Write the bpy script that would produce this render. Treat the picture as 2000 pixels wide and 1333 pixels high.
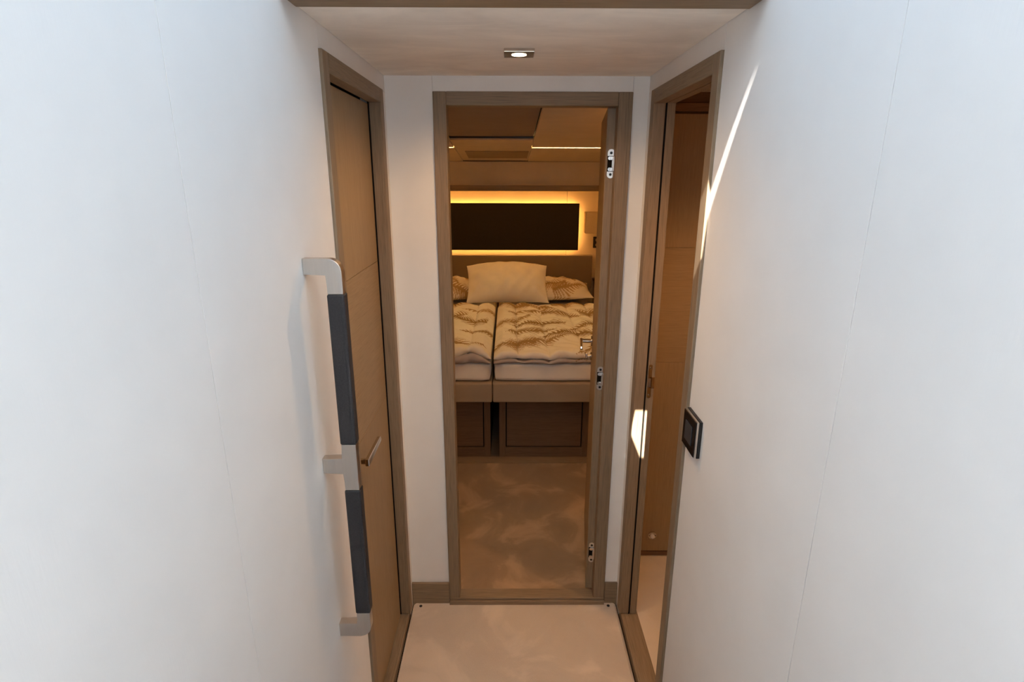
import bpy, bmesh, math, random
import numpy as np
from mathutils import Vector, Matrix
from mathutils.geometry import tessellate_polygon

for o in list(bpy.data.objects):
    bpy.data.objects.remove(o, do_unlink=True)
S = bpy.context.scene
C = S.collection
PI = math.pi
random.seed(4)

# ------------------------------------------------------------------ camera
cd = bpy.data.cameras.new('camera')
cam = bpy.data.objects.new('camera', cd)
C.objects.link(cam)
cd.sensor_fit = 'HORIZONTAL'
cd.sensor_width = 36.0
cd.lens = 1102.2 / 2000 * 36.0
cd.clip_start = 0.02
cam.matrix_world = (Matrix.Rotation(-0.0066, 4, 'Z') @ Matrix.Rotation(PI / 2 - 0.2862, 4, 'X')
                    @ Matrix.Rotation(0.0028, 4, 'Z'))
S.camera = cam

# ------------------------------------------------------------------ sky, sun, exposure
W = bpy.data.worlds.new('sky')
S.world = W
W.use_nodes = True
bg = W.node_tree.nodes['Background']
bg.inputs[0].default_value = (0.45, 0.70, 1.0, 1)
bg.inputs[1].default_value = 1.5
SUN_M, SUN_S = 0.10, 1.45                 # sun travels (0.10, 1, -1.45): down the stairs, grazing the right wall
sl = bpy.data.lights.new('sun', 'SUN')
sl.energy = 52.0
sl.angle = math.radians(0.12)
sl.color = (1.0, 0.96, 0.90)
sun = bpy.data.objects.new('sun', sl)
C.objects.link(sun)
sun.location = (-0.4, -4, 5)
sun.rotation_euler = Vector((SUN_M, 1, -SUN_S)).to_track_quat('-Z', 'Y').to_euler()
S.view_settings.view_transform = 'Standard'
S.view_settings.look = 'None'
S.view_settings.gamma = 1.0
S.view_settings.use_curve_mapping = False
S.view_settings.exposure = 0.0
S.cycles.max_bounces = 14
S.cycles.diffuse_bounces = 8
LED = (1.0, 0.48, 0.12)
WARM = (1.0, 0.55, 0.20)
E_COVE, E_HALO, E_STRIP, E_LOBBY, E_SIDE, E_CABIN = 28.0, 54.0, 50.0, 25.0, 46.0, 17.0

# ------------------------------------------------------------------ materials
MATS = {}


def node_mat(name, rough=0.6, spec=0.3, metallic=0.0):
    m = bpy.data.materials.new(name)
    m.use_nodes = True
    nt = m.node_tree
    b = nt.nodes['Principled BSDF']
    b.inputs['Roughness'].default_value = rough
    b.inputs['Metallic'].default_value = metallic
    b.inputs['Specular IOR Level'].default_value = spec
    MATS[name] = m
    return m, nt, b


def coords(nt, scale=(1, 1, 1)):
    t = nt.nodes.new('ShaderNodeTexCoord')
    mp = nt.nodes.new('ShaderNodeMapping')
    mp.inputs['Scale'].default_value = scale
    nt.links.new(t.outputs['Object'], mp.inputs['Vector'])
    return mp.outputs[0]


def noise(nt, vec, scale, detail=4, rough=0.6, dist=0.0):
    n = nt.nodes.new('ShaderNodeTexNoise')
    n.inputs['Scale'].default_value = scale
    n.inputs['Detail'].default_value = detail
    n.inputs['Roughness'].default_value = rough
    n.inputs['Distortion'].default_value = dist
    nt.links.new(vec, n.inputs['Vector'])
    return n.outputs[0]


def ramp(nt, fac, stops):
    r = nt.nodes.new('ShaderNodeValToRGB')
    e = r.color_ramp.elements
    while len(e) < len(stops):
        e.new(0.5)
    for el, (p, c) in zip(e, stops):
        el.position = p
        el.color = (*c, 1)
    nt.links.new(fac, r.inputs[0])
    return r.outputs[0]


def bump(nt, b, h, strength, dist):
    n = nt.nodes.new('ShaderNodeBump')
    n.inputs['Strength'].default_value = strength
    n.inputs['Distance'].default_value = dist
    nt.links.new(h, n.inputs['Height'])
    nt.links.new(n.outputs[0], b.inputs['Normal'])


def plain(name, col, rough=0.6, spec=0.3, metallic=0.0, nscale=0, var=0.08, bmp=0.0, stretch=(1, 1, 1)):
    m, nt, b = node_mat(name, rough, spec, metallic)
    b.inputs['Base Color'].default_value = (*col, 1)
    if nscale:
        n = noise(nt, coords(nt, stretch), nscale)
        c = ramp(nt, n, [(0.3, tuple(x * (1 - var) for x in col)), (0.7, tuple(min(1, x * (1 + var)) for x in col))])
        nt.links.new(c, b.inputs['Base Color'])
        if bmp:
            bump(nt, b, n, bmp, 0.001)
    return m


def wood(name, col, axis, var=0.16, rough=0.5):
    """brushed oak veneer, grain running along axis"""
    m, nt, b = node_mat(name, rough, 0.3)
    k = {'x': (2.2, 130, 130), 'y': (130, 2.2, 130), 'z': (130, 130, 2.2)}[axis]
    k2 = {'x': (14, 420, 420), 'y': (420, 14, 420), 'z': (420, 420, 14)}[axis]
    n1 = noise(nt, coords(nt, k), 1.0, 5, 0.65, 0.25)
    n2 = noise(nt, coords(nt, k2), 1.0, 2, 0.5)
    mx = nt.nodes.new('ShaderNodeMath')
    mx.operation = 'MULTIPLY_ADD'
    mx.inputs[1].default_value = 0.6
    nt.links.new(n2, mx.inputs[0])
    ml = nt.nodes.new('ShaderNodeMath')
    ml.operation = 'MULTIPLY'
    ml.inputs[1].default_value = 0.4
    nt.links.new(n1, ml.inputs[0])
    nt.links.new(ml.outputs[0], mx.inputs[2])
    d = tuple(x * (1 - 2.2 * var) for x in col)
    l = tuple(min(1, x * (1 + 1.3 * var)) for x in col)
    c = ramp(nt, mx.outputs[0], [(0.30, d), (0.46, tuple(x * (1 - .3 * var) for x in col)), (0.68, l)])
    nt.links.new(c, b.inputs['Base Color'])
    bump(nt, b, mx.outputs[0], 0.25, 0.0006)
    return m


def emit(name, col, strength):
    m = bpy.data.materials.new(name)
    m.use_nodes = True
    nt = m.node_tree
    nt.nodes.remove(nt.nodes['Principled BSDF'])
    e = nt.nodes.new('ShaderNodeEmission')
    e.inputs[0].default_value = (*col, 1)
    e.inputs[1].default_value = strength
    nt.links.new(e.outputs[0], nt.nodes['Material Output'].inputs[0])
    MATS[name] = m
    return m


def vinyl(name, col):
    """off-white wall covering with a fine upright weave"""
    m, nt, b = node_mat(name, 0.62, 0.25)
    n1 = noise(nt, coords(nt, (260, 260, 30)), 1.0, 3, 0.6)
    n2 = noise(nt, coords(nt), 5.0, 4, 0.5)
    c = ramp(nt, n2, [(0.3, tuple(x * .965 for x in col)), (0.7, tuple(x * 1.02 for x in col))])
    nt.links.new(c, b.inputs['Base Color'])
    bump(nt, b, n1, 0.22, 0.0006)
    return m


def carpet(name, col, marks=0.22):
    """cut velour: pile brushed this way and that by feet"""
    m, nt, b = node_mat(name, 0.95, 0.05)
    b.inputs['Sheen Weight'].default_value = 0.25
    b.inputs['Sheen Roughness'].default_value = 0.5
    n1 = noise(nt, coords(nt), 4.2, 5, 0.55, 0.7)
    n2 = noise(nt, coords(nt), 420, 2, 0.5)
    c = ramp(nt, n1, [(0.34, tuple(x * (1 - .6 * marks) for x in col)), (0.50, tuple(x * (1 - .15 * marks) for x in col)),
                      (0.575, tuple(min(1, x * (1 + .8 * marks)) for x in col)), (0.68, tuple(min(1, x * (1 + 1.5 * marks)) for x in col))])
    nt.links.new(c, b.inputs['Base Color'])
    bump(nt, b, n2, 0.5, 0.002)
    return m


def suede(name, col, marks=0.1):
    m, nt, b = node_mat(name, 0.9, 0.1)
    n1 = noise(nt, coords(nt, (1, 2.2, 1)), 3.4, 6, 0.62, 0.9)
    n2 = noise(nt, coords(nt), 600, 2, 0.5)
    c = ramp(nt, n1, [(0.34, tuple(x * (1 - marks) for x in col)), (0.66, tuple(min(1, x * (1 + marks)) for x in col))])
    nt.links.new(c, b.inputs['Base Color'])
    bump(nt, b, n2, 0.15, 0.0006)
    return m


def printed(name):
    m, nt, b = node_mat(name, 0.8, 0.15)
    a = nt.nodes.new('ShaderNodeAttribute')
    a.attribute_name = 'print'
    nt.links.new(a.outputs['Color'], b.inputs['Base Color'])
    n = noise(nt, coords(nt), 60, 3, 0.5)
    bump(nt, b, n, 0.25, 0.004)
    return m


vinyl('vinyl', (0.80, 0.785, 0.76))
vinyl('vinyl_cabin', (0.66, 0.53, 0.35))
OAK = (0.245, 0.174, 0.110)
DOORC = (0.325, 0.228, 0.130)
for ax in 'xyz':
    wood('oak_' + ax, OAK, ax)
    wood('door_' + ax, DOORC, ax, 0.1)
    wood('base_' + ax, (0.17, 0.108, 0.062), ax, 0.14)
    wood('dark_' + ax, (0.16, 0.092, 0.05), ax, 0.14)
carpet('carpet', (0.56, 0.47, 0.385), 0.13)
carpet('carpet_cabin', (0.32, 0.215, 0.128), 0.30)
carpet('carpet_side', (0.62, 0.52, 0.41), 0.05)
carpet('tread_cover', (0.56, 0.59, 0.64), 0.06)
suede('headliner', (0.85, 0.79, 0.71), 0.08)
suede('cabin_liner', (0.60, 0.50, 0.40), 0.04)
suede('upholstery', (0.34, 0.27, 0.20), 0.05)
suede('blind', (0.30, 0.24, 0.21), 0.04)
suede('headboard_cloth', (0.20, 0.155, 0.11), 0.05)
plain('black_gap', (0.012, 0.010, 0.008), 0.9, 0.05, nscale=30)
plain('dark_panel', (0.018, 0.014, 0.010), 0.7, 0.15, nscale=80, bmp=0.1)
plain('satin_metal', (0.60, 0.56, 0.52), 0.33, 0.5, 1.0, nscale=300, var=0.03, stretch=(1, 1, .1))
plain('polished_metal', (0.62, 0.57, 0.52), 0.12, 0.5, 1.0, nscale=60, var=0.02)
plain('brass_metal', (0.78, 0.60, 0.36), 0.25, 0.5, 1.0, nscale=60, var=0.03)
plain('leather', (0.036, 0.033, 0.034), 0.55, 0.3, nscale=320, var=0.2, bmp=0.5)
plain('black_glass', (0.012, 0.010, 0.010), 0.08, 0.5, nscale=40)
plain('grey_button', (0.055, 0.055, 0.06), 0.35, 0.4, nscale=90)
plain('hinge_dark', (0.03, 0.03, 0.03), 0.35, 0.5, 0.6, nscale=80)
plain('sheet', (0.76, 0.73, 0.68), 0.85, 0.1, nscale=14, var=0.03, bmp=0.6)
plain('shade', (0.45, 0.35, 0.23), 0.8, 0.1, nscale=120, var=0.05)
plain('white_paint', (0.78, 0.77, 0.75), 0.7, 0.2, nscale=8, var=0.02)
printed('fern_print')
emit('led_cove', LED, E_COVE)
emit('led_halo', LED, E_HALO)
emit('led_strip', (1.0, 0.62, 0.22), E_STRIP)
emit('lamp_glass', (1.0, 0.76, 0.45), 12.0)


# ------------------------------------------------------------------ mesh helpers
def link(name, bm, mats, parent=None, smooth=False):
    me = bpy.data.meshes.new(name)
    bmesh.ops.recalc_face_normals(bm, faces=bm.faces)
    bm.to_mesh(me)
    bm.free()
    if isinstance(mats, str):
        mats = [mats]
    for m in mats:
        me.materials.append(MATS[m])
    o = bpy.data.objects.new(name, me)
    C.objects.link(o)
    if smooth:
        me.polygons.foreach_set('use_smooth', [True] * len(me.polygons))
    if parent is not None:
        o.parent = parent
        base = Vector((0, 0, 0))
        q = parent
        while q is not None:
            base += q.location
            q = q.parent
        me.transform(Matrix.Translation(-base))
    return o


def add_box(bm, xs, ys, zs, bev=0.0, mi=0, seg=2):
    (x0, x1), (y0, y1), (z0, z1) = xs, ys, zs
    v = [bm.verts.new((x, y, z)) for x in (x0, x1) for y in (y0, y1) for z in (z0, z1)]
    fs = [bm.faces.new([v[i] for i in q]) for q in
          ((0, 1, 3, 2), (4, 6, 7, 5), (0, 4, 5, 1), (2, 3, 7, 6), (0, 2, 6, 4), (1, 5, 7, 3))]
    for f in fs:
        f.material_index = mi
    if bev:
        es = list({e for f in fs for e in f.edges})
        r = bmesh.ops.bevel(bm, geom=es, offset=bev, segments=seg, affect='EDGES', profile=0.5)
        for f in r['faces']:
            f.material_index = mi
    return v


def box(name, xs, ys, zs, mat, parent=None, bev=0.0, seg=2):
    bm = bmesh.new()
    add_box(bm, xs, ys, zs, bev, 0, seg)
    return link(name, bm, mat, parent)


def add_prism(bm, pts, axis, a, b, mi=0, bev=0.0):
    """polygon pts in the plane across axis, from a to b along axis"""
    def p(q, t):
        return {'x': (t, q[0], q[1]), 'y': (q[0], t, q[1]), 'z': (q[0], q[1], t)}[axis]
    A = [bm.verts.new(p(q, a)) for q in pts]
    B = [bm.verts.new(p(q, b)) for q in pts]
    n = len(pts)
    fs = [bm.faces.new(A), bm.faces.new(B[::-1])]
    for i in range(n):
        fs.append(bm.faces.new((A[i], B[i], B[(i + 1) % n], A[(i + 1) % n])))
    for f in fs:
        f.material_index = mi
    if bev:
        es = list({e for f in fs[:2] for e in f.edges})
        r = bmesh.ops.bevel(bm, geom=es, offset=bev, segments=2, affect='EDGES', profile=0.5)
        for f in r['faces']:
            f.material_index = mi


def add_cyl(bm, c, axis, r, a, b, n=24, mi=0, bev=0.0):
    pts = [(c[0] + r * math.cos(2 * PI * i / n), c[1] + r * math.sin(2 * PI * i / n)) for i in range(n)]
    add_prism(bm, pts, axis, a, b, mi, bev)


def add_tube(bm, path, r, n=12, mi=0):
    path = [Vector(p) for p in path]
    rings = []
    for i, p in enumerate(path):
        t = (path[min(i + 1, len(path) - 1)] - path[max(i - 1, 0)]).normalized()
        u = t.cross(Vector((0, 0, 1)))
        if u.length < 1e-3:
            u = t.cross(Vector((0, 1, 0)))
        u.normalize()
        w = t.cross(u)
        rings.append([bm.verts.new(p + r * (u * math.cos(2 * PI * k / n) + w * math.sin(2 * PI * k / n))) for k in range(n)])
    for a, b in zip(rings, rings[1:]):
        for k in range(n):
            bm.faces.new((a[k], a[(k + 1) % n], b[(k + 1) % n], b[k])).material_index = mi
    bm.faces.new(rings[0][::-1]).material_index = mi
    bm.faces.new(rings[-1]).material_index = mi


def slab(bm, xs, ys, zf, t, mi=0, bev=0.0):
    """panel whose underside follows zf(y)"""
    add_prism(bm, [(ys[0], zf(ys[0])), (ys[1], zf(ys[1])), (ys[1], zf(ys[1]) + t), (ys[0], zf(ys[0]) + t)], 'x', xs[0], xs[1], mi, bev)


def tag(o, label, cat, group=None, kind=None):
    o['label'] = label
    o['category'] = cat
    if group:
        o['group'] = group
    if kind:
        o['kind'] = kind
    return o


def thing(name, loc, label, cat, group=None, kind=None):
    o = bpy.data.objects.new(name, None)
    o.empty_display_size = 0.1
    C.objects.link(o)
    o.location = loc
    return tag(o, label, cat, group, kind)


# ------------------------------------------------------------------ main dimensions (metres, eye at the origin)
XL, XR = -0.4095, 0.4657          # lobby side walls
YE = 2.02                         # lobby end wall
ZF, ZC = -1.768, 0.3118           # lobby floor, lobby ceiling
FN, FF = 1.343, 1.957             # side door casings, near and far outer edges
FT = 0.261                        # casing top
CW = 0.043                        # casing width
ZS = -1.74                        # sill tops, cabin floors
EL, ER = -0.2514, 0.4116          # end door casing, outer edges
SEAM = 0.74
ZD = 0.36                         # saloon floor

# ------------------------------------------------------------------ lobby shell
t = thing('floor', (0, 1.5, ZF - 0.06), 'carpeted lobby floor at the foot of the stairs', 'floor', kind='structure')
box('subfloor', (XL - .02, XR + .02), (0.3, YE + .02), (ZF - .06, ZF - .012), 'black_gap', t)

mat_ = thing('carpet_mat', (0.03, 1.5, ZF - .012), 'fitted beige velour carpet mat on the lobby floor before the bedroom', 'carpet')
bm = bmesh.new()
def rr(x0, x1, y0, y1, r, n=6):
    out = []
    for cx, cy, a0 in ((x1 - r, y1 - r, 0), (x0 + r, y1 - r, 90), (x0 + r, y0 + r, 180), (x1 - r, y0 + r, 270)):
        for i in range(n + 1):
            a = math.radians(a0 + 90 * i / n)
            out.append((cx + r * math.cos(a), cy + r * math.sin(a)))
    return out
add_prism(bm, rr(XL + .007, XR - .007, 0.72, YE - .008, .02), 'z', ZF - .012, ZF, bev=.004)
link('pile', bm, 'carpet', mat_)
bm = bmesh.new()
pts = rr(XL + .009, XR - .009, 0.722, YE - .010, .02)
add_tube(bm, [(x, y, ZF - .001) for x, y in pts] + [(pts[0][0], pts[0][1], ZF - .001)], .004, 8)
link('edge_binding', bm, 'carpet', mat_, True)
for sx in (-.373, .428):
    bm = bmesh.new()
    add_cyl(bm, (sx, 1.994), 'z', .0065, ZF - .001, ZF + .0015, 16, bev=.0006)
    link('snap_stud', bm, 'hinge_dark', mat_)


def panel(parent, xs, ys, zs, bev=.0004):
    return box('panel', xs, ys, zs, 'vinyl', parent, bev)

# side walls: covered panels with fine seams, on a backing that leaves the doorways free
for side, X, s in (('left', XL, -1), ('right', XR, 1)):
    w = thing('wall_' + side, (X, 1.0, ZF), f'off-white vinyl panelled wall on the {side} of the stairs', 'wall', kind='structure')
    xs = (X, X + s * .018) if s > 0 else (X + s * .018, X)
    panel(w, xs, (-1.6, SEAM - .0007), (ZF - .03, ZD))
    panel(w, xs, (SEAM + .0007, FN - .0006), (ZF - .03, ZD))
    panel(w, xs, (FN + .0006, YE), (FT + .0005, ZC + .04))
    panel(w, xs, (FF + .0005, YE), (ZF - .03, FT - .0005), .0008)
    xb = (X + s * .018, X + s * .062) if s > 0 else (X + s * .062, X + s * .018)
    bm = bmesh.new()
    add_box(bm, xb, (-1.6, FN + .02), (ZF - .05, ZD))
    add_box(bm, xb, (FF - .02, YE + .04), (ZF - .05, ZD))
    add_box(bm, xb, (FN + .02, FF - .02), (FT - .02, ZD))
    link('backing', bm, 'white_paint', w)

# end wall
w = thing('wall_end', (0.03, YE, ZF), 'off-white panelled wall around the bedroom doorway', 'wall', kind='structure')
panel(w, (XL, EL - .0006), (YE, YE + .018), (ZF - .03, ZC + .04))
panel(w, (ER + .0006, XR), (YE, YE + .018), (ZF - .03, ZC + .04))
panel(w, (EL + .0006, ER - .0006), (YE - .0025, YE + .018), (FT + .003, ZC + .04))
bm = bmesh.new()
add_box(bm, (-1.25, EL + .015), (YE + .018, YE + .05), (ZS - .1, .45))
add_box(bm, (ER - .015, .53), (YE + .018, YE + .05), (ZS - .1, .45))
add_box(bm, (EL + .015, ER - .015), (YE + .018, YE + .05), (FT - .02, .45))
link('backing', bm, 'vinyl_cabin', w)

# baseboards
tag(box('baseboard_left', (XL + .0005, EL - .0005), (YE - .012, YE - .0003), (ZF - .01, -1.665), 'oak_x', None, .002),
    'oak baseboard left of the bedroom doorway', 'baseboard', kind='structure')
tag(box('baseboard_right', (ER + .0005, XR - .0005), (YE - .012, YE - .0003), (ZF - .01, -1.665), 'oak_x', None, .002),
    'short oak baseboard right of the bedroom doorway', 'baseboard', kind='structure')

# ceiling and the oak strip that ends it towards the stairs
c = thing('ceiling', (0.03, 1.6, ZC), 'beige suede lined lobby ceiling', 'ceiling', kind='structure')
box('headliner', (XL + .001, XR - .001), (1.222, YE - .001), (ZC, ZC + .012), 'headliner', c, .001)
box('deck', (XL - .06, XR + .06), (1.15, YE + .05), (ZC + .0125, ZD), 'white_paint', c)
tag(box('trim_1', (XL + .0005, XR - .0005), (1.135, 1.2215), (ZC - .004, ZD + .004), 'oak_x', None, .003),
    'oak edge strip across the front of the lobby ceiling', 'trim', kind='structure')

# saloon above: floor round the stairwell, stairs, roof added to block the sun, its gap shaped to the beam
bm = bmesh.new()
add_box(bm, (-2.6, XL - .018), (-4, 5.6), (ZD, ZD + .03))
add_box(bm, (XR + .018, 2.6), (-4, 5.6), (ZD, ZD + .03))
add_box(bm, (XL - .018, XR + .018), (1.24, 5.6), (ZD + .0045, ZD + .03))
add_box(bm, (XL - .018, XR + .018), (-4, -1.35), (ZD, ZD + .03))
tag(link('floor_saloon', bm, 'white_paint'), 'pale saloon deck around the top of the stairwell', 'floor', kind='structure')
tag(box('wall_daylight_block', (-2.2, 2.2), (-3.44, -3.4), (ZD + .031, 2.12), 'white_paint'), 'unseen wall added behind the viewer to hold back daylight', 'wall', kind='structure')  # added to cut the low daylight reaching the lobby from behind
st = thing('stairs', (0.03, 0.7, ZF), 'carpeted stairs under the viewer down to the lobby', 'stairs', kind='structure')
for i in range(8):
    y1 = .98 - .27 * i
    z = ZF + .262 * (i + 1)
    box('tread', (XL + .002, XR - .002), (y1 - .29, y1), (z - .04, z), 'tread_cover', st, .008)
    box('riser', (XL + .002, XR - .002), (y1 - .04, y1 - .02), (z - .262, z - .041), 'white_paint', st)
# sunbeam outline where it meets the far door jamb (plane y = 1.91), followed back up to the roof
ZR = 2.1
beam = [(.4540, -.915), (.466, -.823), (.512, -.823), (.521, -.858), (.531, -.860), (.538, -.876), (.541, -.905),
        (.536, -.900), (.528, -.909), (.521, -.921), (.516, -1.012), (.495, -1.012)]
def back(z):
    out = []
    for x, zz in beam:
        k = (z - zz) / SUN_S
        out.append((x - SUN_M * k, 1.91 - k))
    return out
outer = [(-2.2, -1.82), (2.2, -1.82), (2.2, 0.02), (-2.2, 0.02)]  # unseen roof added as a sun blocker, open only for the beam
bm = bmesh.new()
loops = []
for z in (ZR, ZR + .02):
    hole = back(z)
    vs = [bm.verts.new((x, y, z)) for x, y in outer + hole]
    for tri in tessellate_polygon([[Vector((x, y, 0)) for x, y in outer], [Vector((x, y, 0)) for x, y in hole]]):
        try:
            bm.faces.new([vs[i] for i in tri])
        except ValueError:
            pass
    loops.append(vs)
for rng in (range(0, 4), range(4, 4 + len(beam))):
    rng = list(rng)
    for i, a in enumerate(rng):
        b = rng[(i + 1) % len(rng)]
        bm.faces.new((loops[0][a], loops[0][b], loops[1][b], loops[1][a]))
tag(link('ceiling_sun_block', bm, 'white_paint'), 'unseen roof added above the stairwell to block the sun, its gap shaped to the sunbeam', 'ceiling', kind='structure')


# ------------------------------------------------------------------ the two side doors
def casing(parent, s, X):
    """oak casing, gasket line and lining in a side doorway; s = -1 left, 1 right"""
    a, b = X - s * .008, X + s * .03
    xs = (min(a, b), max(a, b))
    box('casing_upright', xs, (FN, FN + CW), (ZS + .005, FT), 'oak_z', parent, .002)
    box('casing_upright', xs, (FF - CW, FF), (ZS + .005, FT), 'oak_z', parent, .002)
    box('casing_header', xs, (FN + CW + .0004, FF - CW - .0004), (FT - CW, FT), 'oak_y', parent, .002)
    a, b = X + s * .0305, X + s * .036
    xg = (min(a, b), max(a, b))
    bm = bmesh.new()
    add_box(bm, xg, (FN + .01, FN + CW - .003), (ZS, FT - .01))
    add_box(bm, xg, (FF - CW + .003, FF - .01), (ZS, FT - .01))
    add_box(bm, xg, (FN + CW - .003, FF - CW + .003), (FT - CW + .003, FT - .01))
    link('gasket', bm, 'black_gap', parent)
    a, b = X + s * .0365, X + s * .063
    xl = (min(a, b), max(a, b))
    if s > 0:
        box('lining', xl, (FN + .02, FN + CW - .002), (ZS, FT - .02), 'oak_z', parent, .001)
        box('lining', xl, (FF - CW + .002, FF - .02), (ZS, FT - .02), 'oak_z', parent, .001)
        box('lining', xl, (FN + CW - .002, FF - CW + .002), (FT - CW + .002, FT - .02), 'oak_y', parent, .001)
    a, b = X + s * .0, X + s * .07
    box('threshold', (min(a, b), max(a, b)), (FN + .002, FF - .002), (ZF - .02, ZS), 'oak_y', parent, .003)


def lever(parent, px, py, pz, s, length, mat='polished_metal'):
    """round rose, neck and flat lever on a door face; s is the way it stands off in x; the lever runs along y"""
    bm = bmesh.new()
    add_cyl(bm, (py, pz), 'x', .024, px, px + s * .007, 28, bev=.0015)
    add_cyl(bm, (py, pz), 'x', .0095, px + s * .006, px + s * .052, 18)
    d = 1 if length > 0 else -1
    prof = [(py - d * .011, pz - .010), (py + length, pz - .008), (py + length + d * .004, pz), (py + length, pz + .008), (py - d * .011, pz + .010)]
    add_prism(bm, prof, 'x', px + s * .040, px + s * .053, bev=.003)
    return link('lever_handle', bm, mat, parent)


def veneers(parent, axis_plane, xs, ys, zs, mats):
    """upper and lower veneer with upright grain, a middle band with level grain"""
    z0, z1 = zs
    for a, b, m in ((z0, -.7706, mats[0]), (-.7694, -.2806, mats[1]), (-.2794, z1, mats[0])):
        box('veneer_panel', xs, ys, (a, b), m, parent, .0006, 1)

d1 = thing('door_1', (XL, 1.65, ZF), 'closed oak door with a lever handle behind the handrail', 'door', kind='structure')
casing(d1, -1, XL)
leaf = box('leaf', (XL - .070, XL - .036), (FN + CW + .0025, FF - CW - .0035), (ZS + .004, FT - CW - .004), 'door_z', d1, .001)
veneers(leaf, 'x', (XL - .036, XL - .0335), (FN + CW + .0025, FF - CW - .0035), (ZS + .004, FT - CW - .004), ('door_z', 'door_y'))
lever(leaf, XL - .0334, 1.437, -.778, 1, .142)
bm = bmesh.new()
add_box(bm, (XL - .09, XL - .0705), (FN - .02, FF + .02), (ZF - .05, FT + .02))
link('backing', bm, 'black_gap', d1)

d3 = thing('door_3', (XR, 1.65, ZF), 'open oak side doorway right of the lobby', 'door', kind='structure')
casing(d3, 1, XR)
# strike plate let into the far lining
bm = bmesh.new()
yj = FF - CW + .002
def stadium(cx, cz, w, h, n=8):
    r = w / 2
    out = []
    for i in range(n + 1):
        a = PI * i / n
        out.append((cx + r * math.cos(a), cz + h / 2 - r + r * math.sin(a)))
    for i in range(n + 1):
        a = PI + PI * i / n
        out.append((cx + r * math.cos(a), cz - h / 2 + r + r * math.sin(a)))
    return out
add_prism(bm, stadium(XR + .0455, -.716, .0135, .130), 'y', yj - .0012, yj + .001)
add_box(bm, (XR + .0455, XR + .0625), (yj - .0012, yj + .001), (-.742, -.700))
add_box(bm, (XR + .041, XR + .050), (yj - .0018, yj - .001), (-.738, -.704), 0, 1)
add_cyl(bm, (XR + .0455, -.664), 'y', .003, yj - .0022, yj - .001, 10, 1)
add_cyl(bm, (XR + .0455, -.768), 'y', .003, yj - .0022, yj - .001, 10, 1)
link('strike_plate', bm, ['brass_metal', 'satin_metal'], d3)
lf = box('leaf', (XR + .066, XR + .60), (FN + .012, FN + .048), (ZS + .006, FT - CW - .004), 'door_z', d3, .001)

# ------------------------------------------------------------------ end doorway with the open bedroom door
d2 = thing('door_2', (0.08, YE, ZF), 'oak bedroom doorway with its door swung open into the bedroom', 'door', kind='structure')
ys = (YE - .008, YE + .016)
box('casing_upright', (EL, EL + .0445), ys, (ZS - .008, FT + .003), 'oak_z', d2, .002)
box('casing_upright', (ER - .0475, ER), ys, (ZS - .008, FT + .003), 'oak_z', d2, .002)
box('casing_header', (EL + .0449, ER - .0479), ys, (.2205, FT + .003), 'oak_x', d2, .002)
bm = bmesh.new()
add_box(bm, (EL + .012, EL + .0443), (YE + .0165, YE + .055), (ZS, .24))
link('lining', bm, 'oak_z', d2)
bm = bmesh.new()
add_box(bm, (ER - .0473, ER - .012), (YE + .0165, YE + .036), (ZS, .24))
link('lining', bm, 'oak_z', d2)
box('lining', (EL + .0445, ER - .0475), (YE + .0165, YE + .055), (.2208, .24), 'oak_x', d2)
box('threshold', (EL + .0005, ER - .0005), (YE - .010, YE + .048), (ZF - .02, ZS), 'oak_x', d2, .003)
box('sill_strip', (EL + .0005, ER - .0005), (YE - .020, YE - .0105), (ZF - .02, ZS - .010), 'oak_x', d2, .002)

# leaf: hinged at the right, swung just past square; its hinge edge faces the lobby
LT, LW = .034, .555
LZ0, LZ1 = ZS + .010, .2195
PIV = Vector((.3385, YE + .040, 0))
ANG = math.radians(-6.9)
leaf = bpy.data.objects.new('leaf_tmp', None)
bm = bmesh.new()
add_box(bm, (0, LT), (0, LW), (LZ0, LZ1), .0012, 0)
me = bpy.data.meshes.new('leaf'); bm.to_mesh(me); bm.free()
me.materials.append(MATS['oak_z'])
bpy.data.objects.remove(leaf)
leaf = bpy.data.objects.new('leaf', me)
C.objects.link(leaf)
leaf.parent = d2
leaf.location = PIV - d2.location
leaf.rotation_euler.z = ANG


def on_leaf(name, bm, mats, smooth=False):
    me = bpy.data.meshes.new(name)
    bmesh.ops.recalc_face_normals(bm, faces=bm.faces)
    bm.to_mesh(me); bm.free()
    for m in mats:
        me.materials.append(MATS[m])
    o = bpy.data.objects.new(name, me)
    C.objects.link(o)
    o.parent = leaf
    if smooth:
        me.polygons.foreach_set('use_smooth', [True] * len(me.polygons))
    return o

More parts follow.
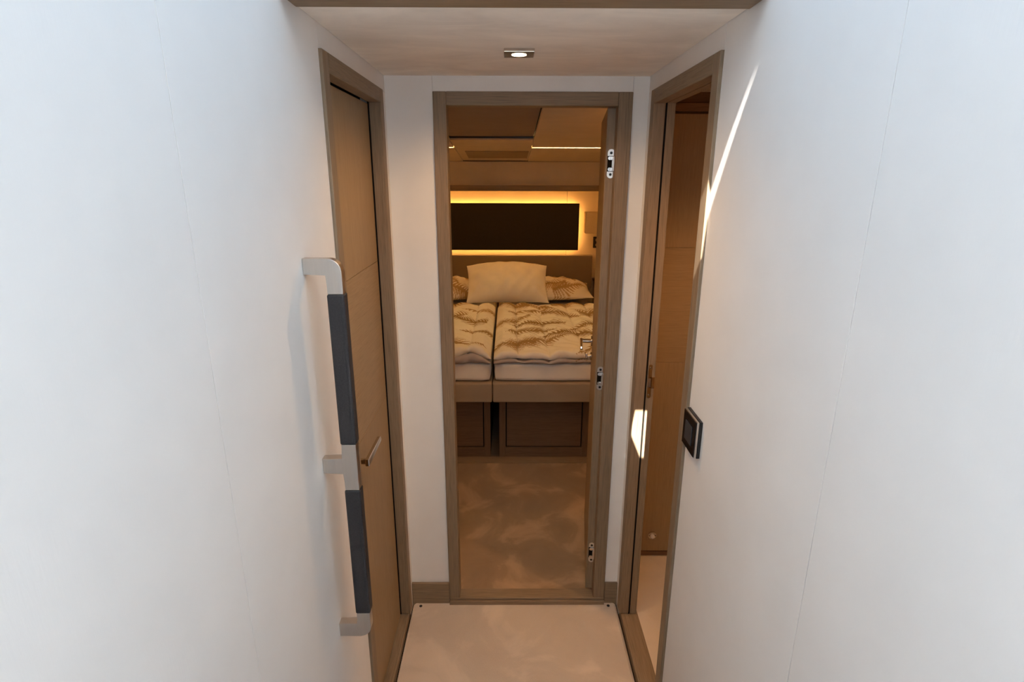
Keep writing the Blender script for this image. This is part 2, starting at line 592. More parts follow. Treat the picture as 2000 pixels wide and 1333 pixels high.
for (a, b, m) in ((LZ0, -.7706, 'door_z'), (-.7694, -.2806, 'door_y'), (-.2794, LZ1, 'door_z')):
    bm = bmesh.new()
    add_box(bm, (-.0018, 0), (.001, LW - .001), (a, b), .0005, 0, 1)
    on_leaf('veneer_panel', bm, [m])
hz = (.0385, -.7565, -1.5475)
proto = None
for k, z in enumerate(hz):
    if proto is None:
        bm = bmesh.new()
        cx = .0175
        h, wd = .097, .024
        ring = stadium(cx, 0, wd, h)
        add_prism(bm, [(cx - wd / 2, .026)] + [p for p in ring[:9][::-1]] + [(cx + wd / 2, .026)], 'y', -.0018, .002, 0)
        add_prism(bm, [(cx + wd / 2, -.026)] + [p for p in ring[9:][::-1]] + [(cx - wd / 2, -.026)], 'y', -.0018, .002, 0)
        add_box(bm, (cx - wd / 2, cx + wd / 2), (-.0006, .002), (-.026, .026), 0, 1)          # mortise between the two plates
        for zz in (.036, -.036):
            add_cyl(bm, (cx, zz), 'y', .0048, -.0024, -.0016, 14, 2)
            add_box(bm, (cx - .0030, cx + .0030), (-.0028, -.0023), (zz - .0007, zz + .0007), 0, 1)
        for zz, hh in ((.0185, .006), (-.0185, .006)):
            add_cyl(bm, (cx - .004, zz), 'y', .0062, -.005, .001, 14, 3)
            add_box(bm, (cx - .004, cx + .010), (-.006, .001), (zz - hh, zz + hh), .0008, 3)
        add_box(bm, (cx + .006, cx + .0125), (-.016, .0), (-.024, .024), .0015, 0)             # folded arm running to the frame
        add_box(bm, (cx + .003, cx + .0062), (-.010, .0), (-.012, .012), .0005, 3)
        o = on_leaf('hinge', bm, ['satin_metal', 'black_gap', 'hinge_dark', 'polished_metal'])
        proto = o
    else:
        o = proto.copy()
        C.objects.link(o)
        o.parent = leaf
    o.location.z = z
# lever handle and thumb turn on the bedroom face, latch plate side
bm = bmesh.new()
py, pz = LW - .055, -.752
add_cyl(bm, (py, pz), 'x', .024, -.0018, -.009, 28, bev=.0015)
add_cyl(bm, (py, pz), 'x', .0100, -.008, -.060, 18)
add_prism(bm, [(py + .011, pz - .010), (py - .125, pz - .008), (py - .129, pz), (py - .125, pz + .008), (py + .011, pz + .010)], 'x', -.048, -.060, bev=.003)
on_leaf('lever_handle', bm, ['polished_metal'])
bm = bmesh.new()
add_cyl(bm, (py, pz - .075), 'x', .020, -.0018, -.009, 28, bev=.0015)
add_cyl(bm, (py, pz - .075), 'x', .007, -.008, -.022, 16)
add_prism(bm, stadium(py, pz - .075, .010, .030), 'x', -.021, -.032, bev=.002)
on_leaf('thumb_turn', bm, ['polished_metal'])

# ------------------------------------------------------------------ handrail on the left wall
hr = thing('handrail', (XL, 1.13, -1.08), 'upright satin metal grab rail wrapped in black leather on left wall', 'handrail')
bx0, bx1 = -.3645, -.3330
by0, by1 = 1.1185, 1.1405


def elbow(z_out, z_in, z_end, sgn):
    """flat bar from the wall that turns along the rail with a rounded outer corner"""
    r = .026
    cx, cz = bx1 - r, z_out - sgn * r
    pts = [(XL + .0003, z_out)]
    for i in range(9):
        a = PI / 2 - PI / 2 * i / 8
        pts.append((cx + r * math.cos(a), cz + sgn * r * math.sin(a)))
    pts += [(bx1, z_end), (bx0, z_end), (bx0, z_in), (XL + .0003, z_in)]
    bm = bmesh.new()
    add_prism(bm, pts, 'y', by0, by1, bev=.0014)
    return link('bracket', bm, 'satin_metal', hr)

elbow(-.160, -.192, -.232, 1)
elbow(-1.080, -1.044, -1.013, -1)
bm = bmesh.new()
add_prism(bm, [(XL + .0003, -.601), (bx0, -.601), (bx0, -.566), (bx1, -.566), (bx1, -.6785), (bx0, -.6785), (bx0, -.636), (XL + .0003, -.636)],
          'y', by0, by1, bev=.0014)
link('bracket', bm, 'satin_metal', hr)
for a, b in ((-.566, -.232), (-1.013, -.6785)):
    g = box('leather_grip', (bx0 - .0018, bx1 + .0018), (by0 - .0018, by1 + .0045), (a + .0004, b - .0004), 'leather', hr, .0035, 3)
    box('seam', (bx1 - .0065, bx1 - .0055), (by0 - .0024, by0 - .0012), (a + .004, b - .004), 'leather', g)

# ------------------------------------------------------------------ switch on the right wall
sw = thing('wall_switch', (XR, 1.283, -.66), 'square black glass light switch with metal rim on the right wall', 'switch')
y0, y1, z0, z1 = 1.236, 1.330, -.662, -.568
box('back_plate', (XR - .008, XR - .0002), (y0 - .001, y1 + .001), (z0 - .001, z1 + .001), 'hinge_dark', sw, .001)
box('rim', (XR - .014, XR - .0081), (y0, y1), (z0, z1), 'satin_metal', sw, .001)
box('face', (XR - .0165, XR - .0141), (y0 + .0015, y1 - .0015), (z0 + .0015, z1 - .0015), 'black_glass', sw, .0008)
box('button', (XR - .0185, XR - .0166), (y0 + .022, y1 - .022), (z0 + .022, z1 - .022), 'grey_button', sw, .0008)

# ------------------------------------------------------------------ lobby downlight
dl = thing('downlight', (.027, 1.63, ZC), 'small square chrome downlight, lit, in the lobby ceiling', 'light')
cx, cy, hs = .027, 1.632, .0395
bm = bmesh.new()
add_box(bm, (cx - hs, cx + hs), (cy - hs, cy + hs), (ZC - .009, ZC - .0003), .0012)
link('bezel', bm, 'polished_metal', dl)
bm = bmesh.new()
add_cyl(bm, (cx, cy), 'z', .0195, ZC - .0098, ZC - .0091, 36)
link('lens', bm, 'lamp_glass', dl)


def spot(name, loc, power, col, size=2.4, blend=.6, radius=.022):
    l = bpy.data.lights.new(name, 'SPOT')
    l.energy = power
    l.color = col
    l.spot_size = size
    l.spot_blend = blend
    l.shadow_soft_size = radius
    o = bpy.data.objects.new(name, l)
    C.objects.link(o)
    o.location = loc
    return o

spot('downlight_lamp', (cx, cy, ZC - .012), E_LOBBY, WARM, 2.75, .85)

# ------------------------------------------------------------------ side cabin on the right
f = thing('floor_side_cabin', (.9, 1.6, ZS - .03), 'pale carpet floor seen through the side doorway', 'floor', kind='structure')
box('carpet', (XR + .0705, 1.7), (.6, 2.33), (ZS - .03, ZS - .004), 'carpet_side', f)
bm = bmesh.new()
add_box(bm, (1.7, 1.74), (.56, 2.40), (ZS - .05, .36))
add_box(bm, (XR + .065, 1.7), (.56, .60), (ZS - .05, .36))
add_box(bm, (XR + .065, 1.7), (2.34, 2.40), (ZS - .05, .36))
tag(link('wall_side_cabin', bm, 'vinyl_cabin'), 'walls of the cabin behind the side doorway', 'wall', kind='structure')
tag(box('ceiling_side_cabin', (XR + .0635, 1.7), (.6, 2.33), (.315, .35), 'dark_x'), 'oak lined ceiling inside the side cabin', 'ceiling', kind='structure')
wd = thing('wardrobe', (.8, 2.3, ZS), 'tall brown oak wardrobe seen through the right side doorway', 'wardrobe')
wx = (XR + .066, 1.30)
bm = bmesh.new()
add_box(bm, wx, (2.312, 2.339), (ZS + .001, .3145))
add_box(bm, (wx[0], wx[1]), (2.291, 2.3115), (ZS, ZS + .022))
link('carcass', bm, 'dark_x', wd)
box('header', wx, (2.280, 2.3115), (.2325, .262), 'dark_x', wd, .001)
dr = box('door', wx, (2.2925, 2.3115), (ZS + .026, .2245), 'door_z', wd, .001)
for a, b, m in ((ZS + .026, -.7706, 'door_z'), (-.7694, -.2806, 'door_x'), (-.2794, .2245, 'door_z')):
    box('veneer_panel', wx, (2.2905, 2.2925), (a, b), m, dr, .0005, 1)
bm = bmesh.new()
add_cyl(bm, (.678, -1.627), 'y', .020, 2.2903, 2.284, 24, bev=.0015)
add_cyl(bm, (.678, -1.627), 'y', .009, 2.2845, 2.274, 18, 1, bev=.001)
for a in (.664, .692):
    add_cyl(bm, (a, -1.627), 'y', .0026, 2.2845, 2.2832, 8, 2)
link('door_catch', bm, ['polished_metal', 'white_paint', 'hinge_dark'], dr)
sd = thing('side_cabin_downlight', (1.0, 1.5, .315), 'warm downlight in the ceiling of the side cabin', 'light')
bm = bmesh.new()
add_box(bm, (.96, 1.04), (1.46, 1.54), (.306, .3147), .001)
link('bezel', bm, 'polished_metal', sd)
bm = bmesh.new()
add_cyl(bm, (1.0, 1.5), 'z', .025, .3052, .3059, 24)
link('lens', bm, 'lamp_glass', sd)
spot('side_downlight_lamp', (1.0, 1.5, .302), E_SIDE, (1.0, 0.52, 0.20))

# ------------------------------------------------------------------ bedroom shell
CX0, CX1 = -1.15, .95
CB = 5.15
def zc(y):
    return .3235 - .0931 * (y - 2.1)
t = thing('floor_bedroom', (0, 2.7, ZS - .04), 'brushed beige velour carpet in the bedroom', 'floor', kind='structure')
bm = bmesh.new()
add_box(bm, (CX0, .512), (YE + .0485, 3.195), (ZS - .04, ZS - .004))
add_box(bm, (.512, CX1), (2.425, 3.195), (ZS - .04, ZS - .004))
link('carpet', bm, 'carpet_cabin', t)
box('plinth_strip', (CX0, CX1), (3.196, CB), (ZS - .04, ZS), 'oak_x', t, .002)
bm = bmesh.new()
add_box(bm, (CX0 - .04, CX0), (YE + .05, CB + .04), (ZS - .1, .45))
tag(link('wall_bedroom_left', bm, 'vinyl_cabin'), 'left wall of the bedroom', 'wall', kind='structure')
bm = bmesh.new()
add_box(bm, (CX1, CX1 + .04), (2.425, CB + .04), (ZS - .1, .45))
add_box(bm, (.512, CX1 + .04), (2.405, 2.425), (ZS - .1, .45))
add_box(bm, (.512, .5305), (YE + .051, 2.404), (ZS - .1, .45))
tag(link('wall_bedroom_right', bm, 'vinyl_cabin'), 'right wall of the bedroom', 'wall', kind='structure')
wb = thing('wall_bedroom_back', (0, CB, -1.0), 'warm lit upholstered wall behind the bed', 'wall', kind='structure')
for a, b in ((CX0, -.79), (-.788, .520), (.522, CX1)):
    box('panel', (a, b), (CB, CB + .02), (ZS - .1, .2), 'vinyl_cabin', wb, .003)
box('backing', (CX0 - .04, CX1 + .04), (CB + .021, CB + .05), (ZS - .1, .45), 'white_paint', wb)

cb = thing('ceiling_bedroom', (0, 3.3, .25), 'sloping fabric panelled bedroom ceiling', 'ceiling', kind='structure')
HX0, HX1 = -.347, .147
def cpanel(name, xs, ys, mat, dz=0, th=.018, bev=.002):
    bm = bmesh.new()
    slab(bm, xs, ys, lambda y: zc(y) + dz, th, 0, bev)
    return link(name, bm, mat, cb)
LG0, LG1 = 3.765, 3.80
for xs in ((CX0, HX0), (HX1, CX1)):
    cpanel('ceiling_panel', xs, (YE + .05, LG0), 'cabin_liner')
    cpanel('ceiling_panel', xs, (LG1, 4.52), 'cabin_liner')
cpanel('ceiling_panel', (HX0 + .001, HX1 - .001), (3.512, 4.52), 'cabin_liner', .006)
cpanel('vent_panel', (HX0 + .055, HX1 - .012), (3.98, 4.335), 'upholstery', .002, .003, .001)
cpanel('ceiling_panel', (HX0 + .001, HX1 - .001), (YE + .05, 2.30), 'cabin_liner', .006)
bm = bmesh.new()
slab(bm, (CX0 - .04, CX1 + .04), (YE + .04, CB + .04), lambda y: zc(y) + .075, .03)
link('deck', bm, 'black_gap', cb)
# roof hatch blind
hb = thing('hatch_blind', (-.1, 2.9, .3), 'brown fabric blind drawn over the ceiling hatch above the bed', 'blind')
bm = bmesh.new()
slab(bm, (HX0 + .004, HX1 - .004), (2.31, 3.485), lambda y: zc(y) + .020, .006, 0, .001)
link('fabric', bm, 'blind', hb)
bm = bmesh.new()
slab(bm, (HX0 + .004, HX1 - .004), (3.470, 3.486), lambda y: zc(y) + .010, .009, 0, .001)
link('bottom_bar', bm, 'hinge_dark', hb)
# light slots in the ceiling
for xs, wh in (((CX0 + .01, HX0 - .002), 'left'), ((HX1 + .002, CX1 - .01), 'right')):
    bm = bmesh.new()
    slab(bm, xs, (LG0 + .002, LG1 - .002), lambda y: zc(y) + .024, .004)
    o = link('light_strip', bm, 'led_strip')
    tag(o, f'thin glowing light strip across the bedroom ceiling, {wh} of the hatch', 'light strip', 'ceiling light strips')

# locker above the bed head, with the oak lip that hides the cove light
lk = thing('overhead_locker', (0, 4.8, -.12), 'beige padded overhead locker with an oak lip above the bed', 'locker')
bm = bmesh.new()
add_box(bm, (CX0 + .001, CX1 - .001), (4.50, CB - .001), (-.078, .098), .002)
link('front', bm, 'cabin_liner', lk)
box('lip', (CX0 + .001, CX1 - .001), (4.468, 4.499), (-.118, -.0745), 'oak_x', lk, .002)
cv = box('cove_light', (CX0 + .02, CX1 - .02), (4.506, 4.518), (-.090, -.0785), 'led_cove')
tag(cv, 'hidden warm light strip behind the oak lip above the bed', 'light strip')

# backlit dark panel
PX0, PX1, PZ0, PZ1 = -.83, .6225, -.6455, -.2365
dp = thing('backlit_panel', (-.1, 5.08, PZ0), 'long black panel with a glowing halo on the wall above the bed', 'panel')
box('board', (PX0, PX1), (5.075, 5.095), (PZ0, PZ1), 'dark_panel', dp, .003)
box('standoff', (PX0 + .08, PX1 - .08), (5.0955, CB - .0005), (PZ0 + .10, PZ1 - .10), 'black_gap', dp)
bm = bmesh.new()
i_ = .030
add_box(bm, (PX0 + i_, PX1 - i_), (5.0958, 5.100), (PZ1 - i_ - .010, PZ1 - i_))
add_box(bm, (PX0 + i_, PX1 - i_), (5.0958, 5.100), (PZ0 + i_, PZ0 + i_ + .010))
add_box(bm, (PX1 - i_ - .010, PX1 - i_), (5.0958, 5.100), (PZ0 + i_ + .010, PZ1 - i_ - .010))
link('halo_light', bm, 'led_halo', dp)

# headboard
hd = thing('headboard', (-.1, 5.1, -1.25), 'brown upholstered headboard behind the pillows', 'headboard')
bm = bmesh.new()
add_prism(bm, [(-.97, -1.075), (-.97, -.695), (.757, -.695), (.757, -.99), (.678, -1.085), (-.90, -1.085)][::-1], 'y', 5.085, CB - .0008, bev=.006)
link('cushion', bm, 'headboard_cloth', hd)

# wall lamp, socket plate, night table at the right of the bed head
wl = thing('wall_lamp', (.76, 5.1, -.49), 'square fabric wall lamp right of the black panel', 'lamp')
box('shade', (.672, .852), (5.00, 5.135), (-.490, -.309), 'shade', wl, .004)
box('mount', (.70, .82), (5.1355, CB - .0005), (-.45, -.35), 'satin_metal', wl)
so = thing('wall_socket', (.79, CB, -.62), 'small dark socket plate under the wall lamp', 'socket')
box('plate', (.765, .835), (CB - .010, CB - .0005), (-.632, -.532), 'black_glass', so, .002)
bm = bmesh.new()
add_cyl(bm, (.800, -.560), 'y', .016, CB - .016, CB - .0105, 20, bev=.001)
add_cyl(bm, (.800, -.604), 'y', .016, CB - .016, CB - .0105, 20, bev=.001)
link('outlets', bm, 'polished_metal', so)
nt_ = thing('night_table', (.86, 4.8, ZS), 'dark oak night table at the right of the bed head', 'table')
box('body', (.785, CX1 - .002), (4.45, CB - .002), (ZS - .004, -.93), 'dark_z', nt_, .002)
box('top', (.775, CX1 - .002), (4.44, CB - .002), (-.9295, -.905), 'dark_y', nt_, .003)

# fill downlights added to brighten the bedroom, unseen behind the door head
for (lx, ly) in ((-.62, 2.50), (.66, 2.50)):
    q = thing('bedroom_fill_downlight', (lx, ly, zc(ly)), 'unseen warm fill downlight added in the bedroom ceiling ' + ('left' if lx < 0 else 'right') + ' of the hatch', 'light', 'bedroom fill downlights')
    bm = bmesh.new()
    add_box(bm, (lx - .038, lx + .038), (ly - .038, ly + .038), (zc(ly + .038) - .008, zc(ly + .038)), .001)
    link('bezel', bm, 'polished_metal', q)
    bm = bmesh.new()
    add_cyl(bm, (lx, ly), 'z', .024, zc(ly + .038) - .0088, zc(ly + .038) - .0081, 24)
    link('lens', bm, 'lamp_glass', q)
    spot('bedroom_fill_lamp', (lx, ly, zc(ly + .038) - .012), E_CABIN, (1.0, 0.56, 0.24), 2.6, .8)

# ------------------------------------------------------------------ twin beds pushed together
GAP = -.0935
ZP0, ZP1 = -1.293, -1.1735
BEDS = (('left', -.895, GAP - .002), ('right', GAP + .002, .705))
for side, a, b in BEDS:
    x_in = -.113 if side == 'left' else -.057
    x_out = -.86 if side == 'left' else .508
    bd = thing('bed_base', ((a + b) / 2, 4.0, ZS), f'brown upholstered bed base with an oak drawer, {side} of the twin beds', 'bed', 'twin bed bases')
    bm = bmesh.new()
    add_box(bm, (a, b), (3.10, 5.083), (ZP0, ZP1), .008, 0, 3)
    link('platform', bm, 'upholstery', bd)
    lo, hi = min(x_in, x_out), max(x_in, x_out)
    box('plinth', (lo, hi), (3.285, 5.05), (ZS, ZP0 - .0005), 'black_gap', bd, .002)
    # framed drawer front: stiles, rails and an inset front with a shadow gap
    st_ = .040
    zt, zb_ = ZP0 - .012, ZS + .002
    box('stile', (lo, lo + st_), (3.272, 3.2848), (zb_, zt), 'base_z', bd, .001)
    box('stile', (hi - st_, hi), (3.272, 3.2848), (zb_, zt), 'base_z', bd, .001)
    box('rail', (lo + st_ + .0003, hi - st_ - .0003), (3.272, 3.2848), (zb_, zb_ + .066), 'base_x', bd, .001)
    g = .007
    box('drawer_front', (lo + st_ + g, hi - st_ - g), (3.275, 3.2848), (zb_ + .066 + g, zt), 'base_x', bd, .001)

ZM = -1.055
def rounded_slab(name, xs, ys, zs, mat, parent, r=.03, wob=.004, seed=0):
    bm = bmesh.new()
    add_box(bm, xs, ys, zs)
    bmesh.ops.subdivide_edges(bm, edges=bm.edges[:], cuts=14, use_grid_fill=True)
    o = link(name, bm, mat, parent, True)
    rs = np.random.RandomState(seed)
    ph = rs.rand(6) * 6
    for v in o.data.vertices:
        c = v.co
        # round the edges: pull towards an inset box
        ins = Vector((min(max(c.x, xs[0] + r), xs[1] - r), min(max(c.y, ys[0] + r), ys[1] - r), min(max(c.z, zs[0] + r), zs[1] - r)))
        d = c - ins
        if d.length > 1e-6:
            c = ins + d.normalized() * r
        c.y += wob * math.sin(9 * c.x + 14 * c.z + ph[0]) * math.sin(21 * c.x + ph[1])
        v.co = c
    return o

for k, (side, a, b) in enumerate(BEDS):
    o = rounded_slab('mattress', (a + .006, b - .006), (3.125, 5.08), (ZP1 + .0005, ZM), 'sheet', None, .028, .003, k)
    tag(o, f'mattress in a cream fitted sheet on the {side} twin bed', 'mattress', 'twin mattresses')

# ------------------------------------------------------------------ fern printed bedding
CLOTH = np.array((0.74, 0.70, 0.63))
FERN = np.array((0.25, 0.145, 0.045))
FERN2 = np.array((0.45, 0.31, 0.16))


def fern_paint(P, fronds, rs):
    """P (n,2) cloth coordinates in metres -> colours; fronds: (x, y, heading, length, width, curve, tone)"""
    col = np.tile(CLOTH, (len(P), 1))
    for (fx, fy, hd_, L, Wd, cv_, tone) in fronds:
        d = P - np.array((fx, fy))
        ch, sh = math.cos(hd_), math.sin(hd_)
        a = d[:, 0] * ch + d[:, 1] * sh
        b = -d[:, 0] * sh + d[:, 1] * ch
        b = b - cv_ * a * a / L
        tt = a / L
        inside = (tt > -.05) & (tt < 1.05)
        tc = np.clip(tt, 0.001, .999)
        hw = Wd * np.sin(PI * (.06 + .94 * tc) ** .62) ** .6 * (.82 + .18 * np.sin(a * 90 + fx * 50) * np.sin(a * 37 + fy * 31))
        ab = np.abs(b)
        sweep = .30 * ab + .55 * ab * ab / Wd
        ph = (a - sweep) / .0235 + np.where(b > 0, 0.0, .45) + .5 * np.sin(a * 23 + fy * 40)
        fr = np.abs((ph % 1) - .5) * 2
        rel = np.clip(ab / np.maximum(hw, 1e-4), 0, 1)
        wl_ = .74 - .60 * rel ** 1.2 + .30 * (rel < .16)
        m = inside & (((ab < hw) & (fr < wl_)) | (ab < .004))
        soft = inside & (ab < hw * .62) & (b * cv_ > 0)
        base = FERN * tone + FERN2 * (1 - tone)
        col[soft] = col[soft] * .60 + base * .40
        shade = (.85 + .3 * (1 - ab / np.maximum(hw, 1e-4)))[m][:, None]
        col[m] = col[m] * .08 + base * .92 / np.clip(shade, .8, 1.3)
    return np.clip(col, 0, 1)


def scatter_fronds(x0, x1, y0, y1, seed, nx=3, ny=5):
    rs = np.random.RandomState(seed)
    out = []
    for j in range(ny):
        for i in range(nx):
            cx = x0 + (x1 - x0) * (i + .5 + .4 * (rs.rand() - .5) + (.25 if j % 2 else -.25)) / nx
            cy = y0 + (y1 - y0) * (j + .5 + .4 * (rs.rand() - .5)) / ny
            flip = rs.rand() < .5
            hd_ = .22 + (rs.rand() - .5) * .5 + (PI if flip else 0)
            if rs.rand() < .5:
                hd_ = PI - hd_
            L = .27 + .11 * rs.rand()
            out.append((cx - math.cos(hd_) * L / 2, cy - math.sin(hd_) * L / 2, hd_, L, .105 + .05 * rs.rand(),
                        (.5 if rs.rand() < .5 else -.5) * (.5 + .8 * rs.rand()), .35 + .65 * rs.rand()))
    return out, rs


def grid_object(name, V, nu, nv, cols, mat, parent=None, wrap_v=False, caps=False):
    """V (nu*nv,3) -> grid mesh with the colour attribute the print material reads"""
    me = bpy.data.meshes.new(name)
    idx = np.arange(nu * nv).reshape(nu, nv)
    nxt = np.roll(idx, -1, axis=1) if wrap_v else idx
    if wrap_v:
        q = np.stack([idx[:-1], idx[1:], nxt[1:], nxt[:-1]], -1).reshape(-1, 4)
    else:
        q = np.stack([idx[:-1, :-1], idx[1:, :-1], idx[1:, 1:], idx[:-1, 1:]], -1).reshape(-1, 4)
    faces = q.tolist()
    if caps:
        faces += [idx[0].tolist(), idx[-1][::-1].tolist()]
    me.from_pydata(V.tolist(), [], faces)
    me.polygons.foreach_set('use_smooth', [True] * len(me.polygons))
    if cols is not None:
        at = me.color_attributes.new('print', 'FLOAT_COLOR', 'POINT')
        at.data.foreach_set('color', np.c_[cols, np.ones(len(cols))].astype(np.float32).ravel())
    me.materials.append(MATS[mat])
    me.update()
    o = bpy.data.objects.new(name, me)
    C.objects.link(o)
    if parent is not None:
        o.parent = parent
        me.transform(Matrix.Translation(-parent.location))
    return o


def duvet(side, x0, x1, y0, y1, seams, seed, hump):
    root = thing('duvet', ((x0 + x1) / 2, (y0 + y1) / 2, ZM),
                 f'cream duvet with brown fern print spread over the {side} twin bed', 'duvet', 'fern print duvets')
    fr, rs = scatter_fronds(x0, x1, y0, y1 + .1, seed)
    ph = rs.rand(12) * 6.28
    edges = [x0] + seams + [x1]

    def layer(name, ya, yb, zb, th, n_u, n_t, n_r, shift, lip):
        u = np.linspace(x0 + .002, x1 - .002, n_u)
        # outline of the cross-section: over the top, round the front, back along the underside, round the rear
        def top(U, Y):
            w = np.ones_like(U)
            for a, b in zip(edges, edges[1:]):
                k = (U >= a) & (U <= b)
                w[k] = np.clip(np.sin(PI * (U[k] - a) / (b - a)), 0, 1) ** .55
            z = th * (.54 + .46 * w)
            z = z + .007 * np.sin(11 * Y + 5 * U + ph[0]) * np.sin(13 * U + ph[1]) + .0045 * np.sin(31 * Y - 17 * U + ph[2]) * np.sin(9 * Y + ph[3])
            z = z + .003 * np.sin(47 * U + 22 * Y + ph[4]) + .0022 * np.sin(71 * Y + 33 * U + ph[9])
            if hump:
                z = z + hump[1] * np.exp(-((U - hump[0]) / .085) ** 2) * np.exp(-((Y - ya) / .11) ** 2)
            return z
        def bot(U, Y):
            z = np.zeros_like(U)
            if hump and lip:
                z = z + hump[1] * .9 * np.exp(-((U - hump[0]) / .065) ** 2) * np.exp(-((Y - ya) / .09) ** 2)
            return z
        T = np.linspace(0, 1, n_t)
        R = np.linspace(0, 1, n_r + 2)[1:-1]
        rows, arcs = [], []
        U = u[:, None]
        fe = ya + .010 * np.sin(17 * U + ph[5]) + .007 * np.sin(41 * U + ph[6]) + .004 * np.sin(83 * U + ph[8]) + shift       # wavy front hem
        re = yb + .012 * np.sin(9 * U + ph[7])
        side_f = np.clip(np.minimum((U - x0) / .05, (x1 - U) / .05), 0, 1) ** .5
        side_f = .25 + .75 * side_f
        Yt = re + (fe - re) * T[None, :]
        Zt = zb + side_f * top(U + 0 * Yt, Yt)
        Xt = U + 0 * Yt
        Yb = fe + (re - fe) * T[None, :][:, ::8]
        Zb = zb + bot(U + 0 * Yb, Yb) * side_f
        Xb = U + 0 * Yb
        zt, zb2 = Zt[:, -1:], Zb[:, :1]
        ang = PI / 2 - PI * R[None, :]
        hh = (zt - zb2) / 2
        Yf = fe - (.5 * hh + .012) * np.cos(ang)
        Zf = (zt + zb2) / 2 + hh * np.sin(ang)
        Xf = U + 0 * Yf
        zt, zb3 = Zt[:, :1], Zb[:, -1:]
        hh = (zt - zb3) / 2
        angr = -PI / 2 + PI * R[None, :]
        Yr = re + (.6 * hh + .01) * np.cos(angr)
        Zr = (zt + zb3) / 2 + hh * np.sin(angr)
        Xr = U + 0 * Yr
        X = np.concatenate([Xt, Xf, Xb, Xr], 1)
        Y = np.concatenate([Yt, Yf, Yb, Yr], 1)
        Z = np.concatenate([Zt, Zf, Zb, Zr], 1)
        V = np.stack([X, Y, Z], -1).reshape(-1, 3)
        cp = np.stack([X, Y - np.concatenate([0 * Zt, (Zt[:, -1:] - Zf), 0 * Zb + .3, 0 * Zr], 1)], -1).reshape(-1, 2)
        cols = fern_paint(cp, fr, rs)
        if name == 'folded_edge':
            cols = cols * np.array((.55, .52, .55))  # shade of the tucked fold put into the cloth colour
        return grid_object(name, V, n_u, X.shape[1], cols, 'fern_print', root, True, True)
    n_u = int((x1 - x0) / .004)
    layer('top_layer', y0, y1, ZM + .026, .052, n_u, 300, 10, 0.0, True)
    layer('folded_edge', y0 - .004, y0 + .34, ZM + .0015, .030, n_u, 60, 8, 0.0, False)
    # stitched quilting seams
    for sx in seams:
        bm = bmesh.new()
        p = [(sx + .0015 * math.sin(9 * y), y, ZM + .026 + .052 * .54 + .007 * math.sin(11 * y + 5 * sx + ph[0]) * math.sin(13 * sx + ph[1])
              + .0045 * math.sin(31 * y - 17 * sx + ph[2]) * math.sin(9 * y + ph[3]) + .003 * math.sin(47 * sx + 22 * y + ph[4])
              + .0022 * math.sin(71 * y + 33 * sx + ph[9])) for y in np.linspace(y0 + .01, y1, 120)]
        add_tube(bm, p, .0022, 6)
        link('stitch_seam', bm, 'upholstery', root, True)

duvet('left', -.90, GAP - .006, 3.125, 4.39, [-.64, -.42, -.235], 11, (-.225, .040))
duvet('right', GAP + .006, .72, 3.125, 4.39, [.055, .235, .45, .60], 23, None)


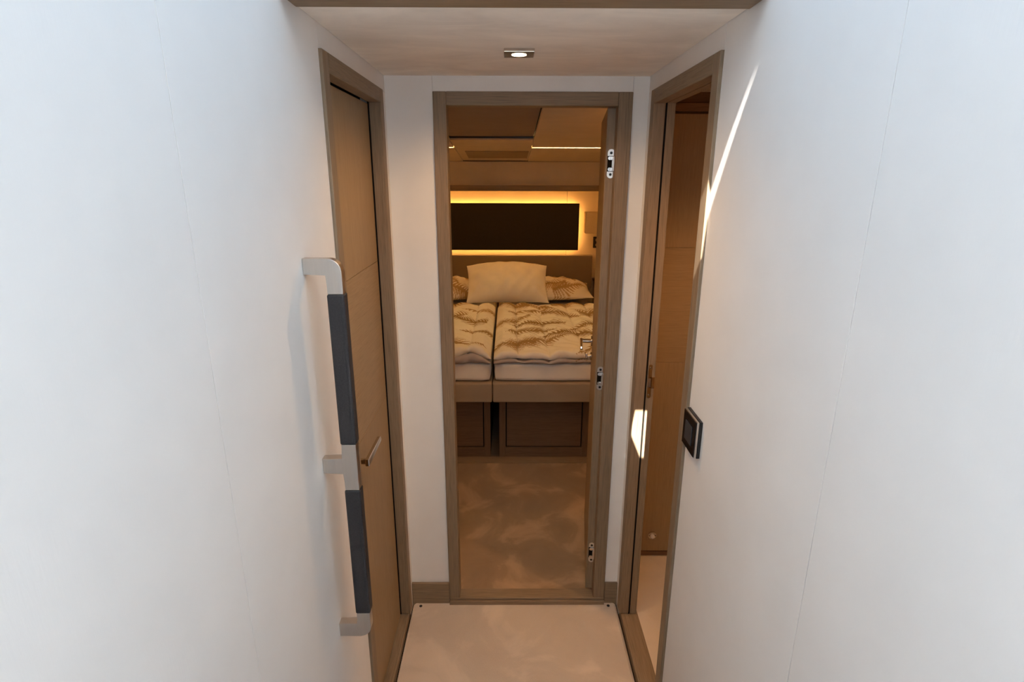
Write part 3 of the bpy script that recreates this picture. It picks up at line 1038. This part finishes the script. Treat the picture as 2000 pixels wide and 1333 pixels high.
def pillow(name, label, cx, cy, cz, w, d, h, tilt, mat, seed, group, yaw=0.0, n=96, arch=0.0):
    s = np.linspace(-1, 1, n)
    A, B = np.meshgrid(s, s, indexing='ij')
    rs = np.random.RandomState(seed)
    ph = rs.rand(8) * 6.28
    edge = np.clip((1 - A ** 6) * (1 - B ** 6), 0, 1)
    prof = (np.clip(1 - np.abs(A) ** 2.2, 0, 1) * np.clip(1 - np.abs(B) ** 2.2, 0, 1)) ** .68
    # corners stay out, the middles of the sides draw in
    X = A * w / 2 * (1 - .055 * (1 - B ** 2) * A ** 4 - .0 * A)
    Y = B * d / 2 * (1 - .075 * (1 - A ** 2) * B ** 4) + arch * (1 - np.abs(A) ** 2.2) * np.clip(B, 0, 1)
    wr = (.006 * np.sin(13 * A + 4 * B + ph[0]) * np.sin(5 * B + ph[1]) + .004 * np.sin(21 * A - 9 * B + ph[2])
          + .005 * np.sin(9 * np.arctan2(B, A) + ph[3]) * (A ** 2 + B ** 2)) * edge
    up = h * .62 * prof + wr
    dn = -h * .38 * prof
    vt = np.stack([X, Y, up], -1).reshape(-1, 3)
    vb = np.stack([X, Y, dn - .002], -1).reshape(-1, 3)
    V = np.r_[vt, vb]
    M = np.array((Matrix.Rotation(yaw, 3, 'Z') @ Matrix.Rotation(tilt, 3, 'X')))
    cols = None
    if mat == 'fern_print':
        fr, r2 = scatter_fronds(-w / 2, w / 2, -d / 2, d / 2, seed + 5, 3, 2)
        fr = [(a, b, hd_, L, wd_ * .9, c_, tn) for (a, b, hd_, L, wd_, c_, tn) in fr]
        cols = fern_paint(V[:, :2], fr, r2)
    V = V @ M.T
    me = bpy.data.meshes.new(name)
    idx = np.arange(n * n).reshape(n, n)
    q = np.stack([idx[:-1, :-1], idx[1:, :-1], idx[1:, 1:], idx[:-1, 1:]], -1).reshape(-1, 4)
    faces = q.tolist() + (q[:, ::-1] + n * n).tolist()
    rim = idx[:, 0].tolist() + idx[-1, 1:].tolist() + idx[-2::-1, -1].tolist() + idx[0, -2:0:-1].tolist()
    for a, b in zip(rim, rim[1:] + rim[:1]):
        faces.append([b, a, a + n * n, b + n * n])
    me.from_pydata(V.tolist(), [], faces)
    me.polygons.foreach_set('use_smooth', [True] * len(me.polygons))
    if cols is not None:
        at = me.color_attributes.new('print', 'FLOAT_COLOR', 'POINT')
        at.data.foreach_set('color', np.c_[cols, np.ones(len(cols))].astype(np.float32).ravel())
    me.materials.append(MATS[mat])
    me.update()
    o = bpy.data.objects.new(name, me)
    C.objects.link(o)
    o.location = (cx, cy, cz)
    tag(o, label, 'pillow', group)
    return o

pillow('pillow', 'fern print pillow at the head of the right twin bed', .365, 4.845, -.962, .70, .44, .17, .10, 'fern_print', 31, 'fern print pillows')
pillow('pillow', 'fern print pillow at the head of the left twin bed', -.535, 4.845, -.962, .70, .44, .17, .10, 'fern_print', 37, 'fern print pillows')
pillow('pillow', 'plain white pillow propped in the middle of the bed head', -.01, 4.585, -.862, .67, .365, .20, math.radians(46), 'sheet', 43, None, .03, 96, .045)
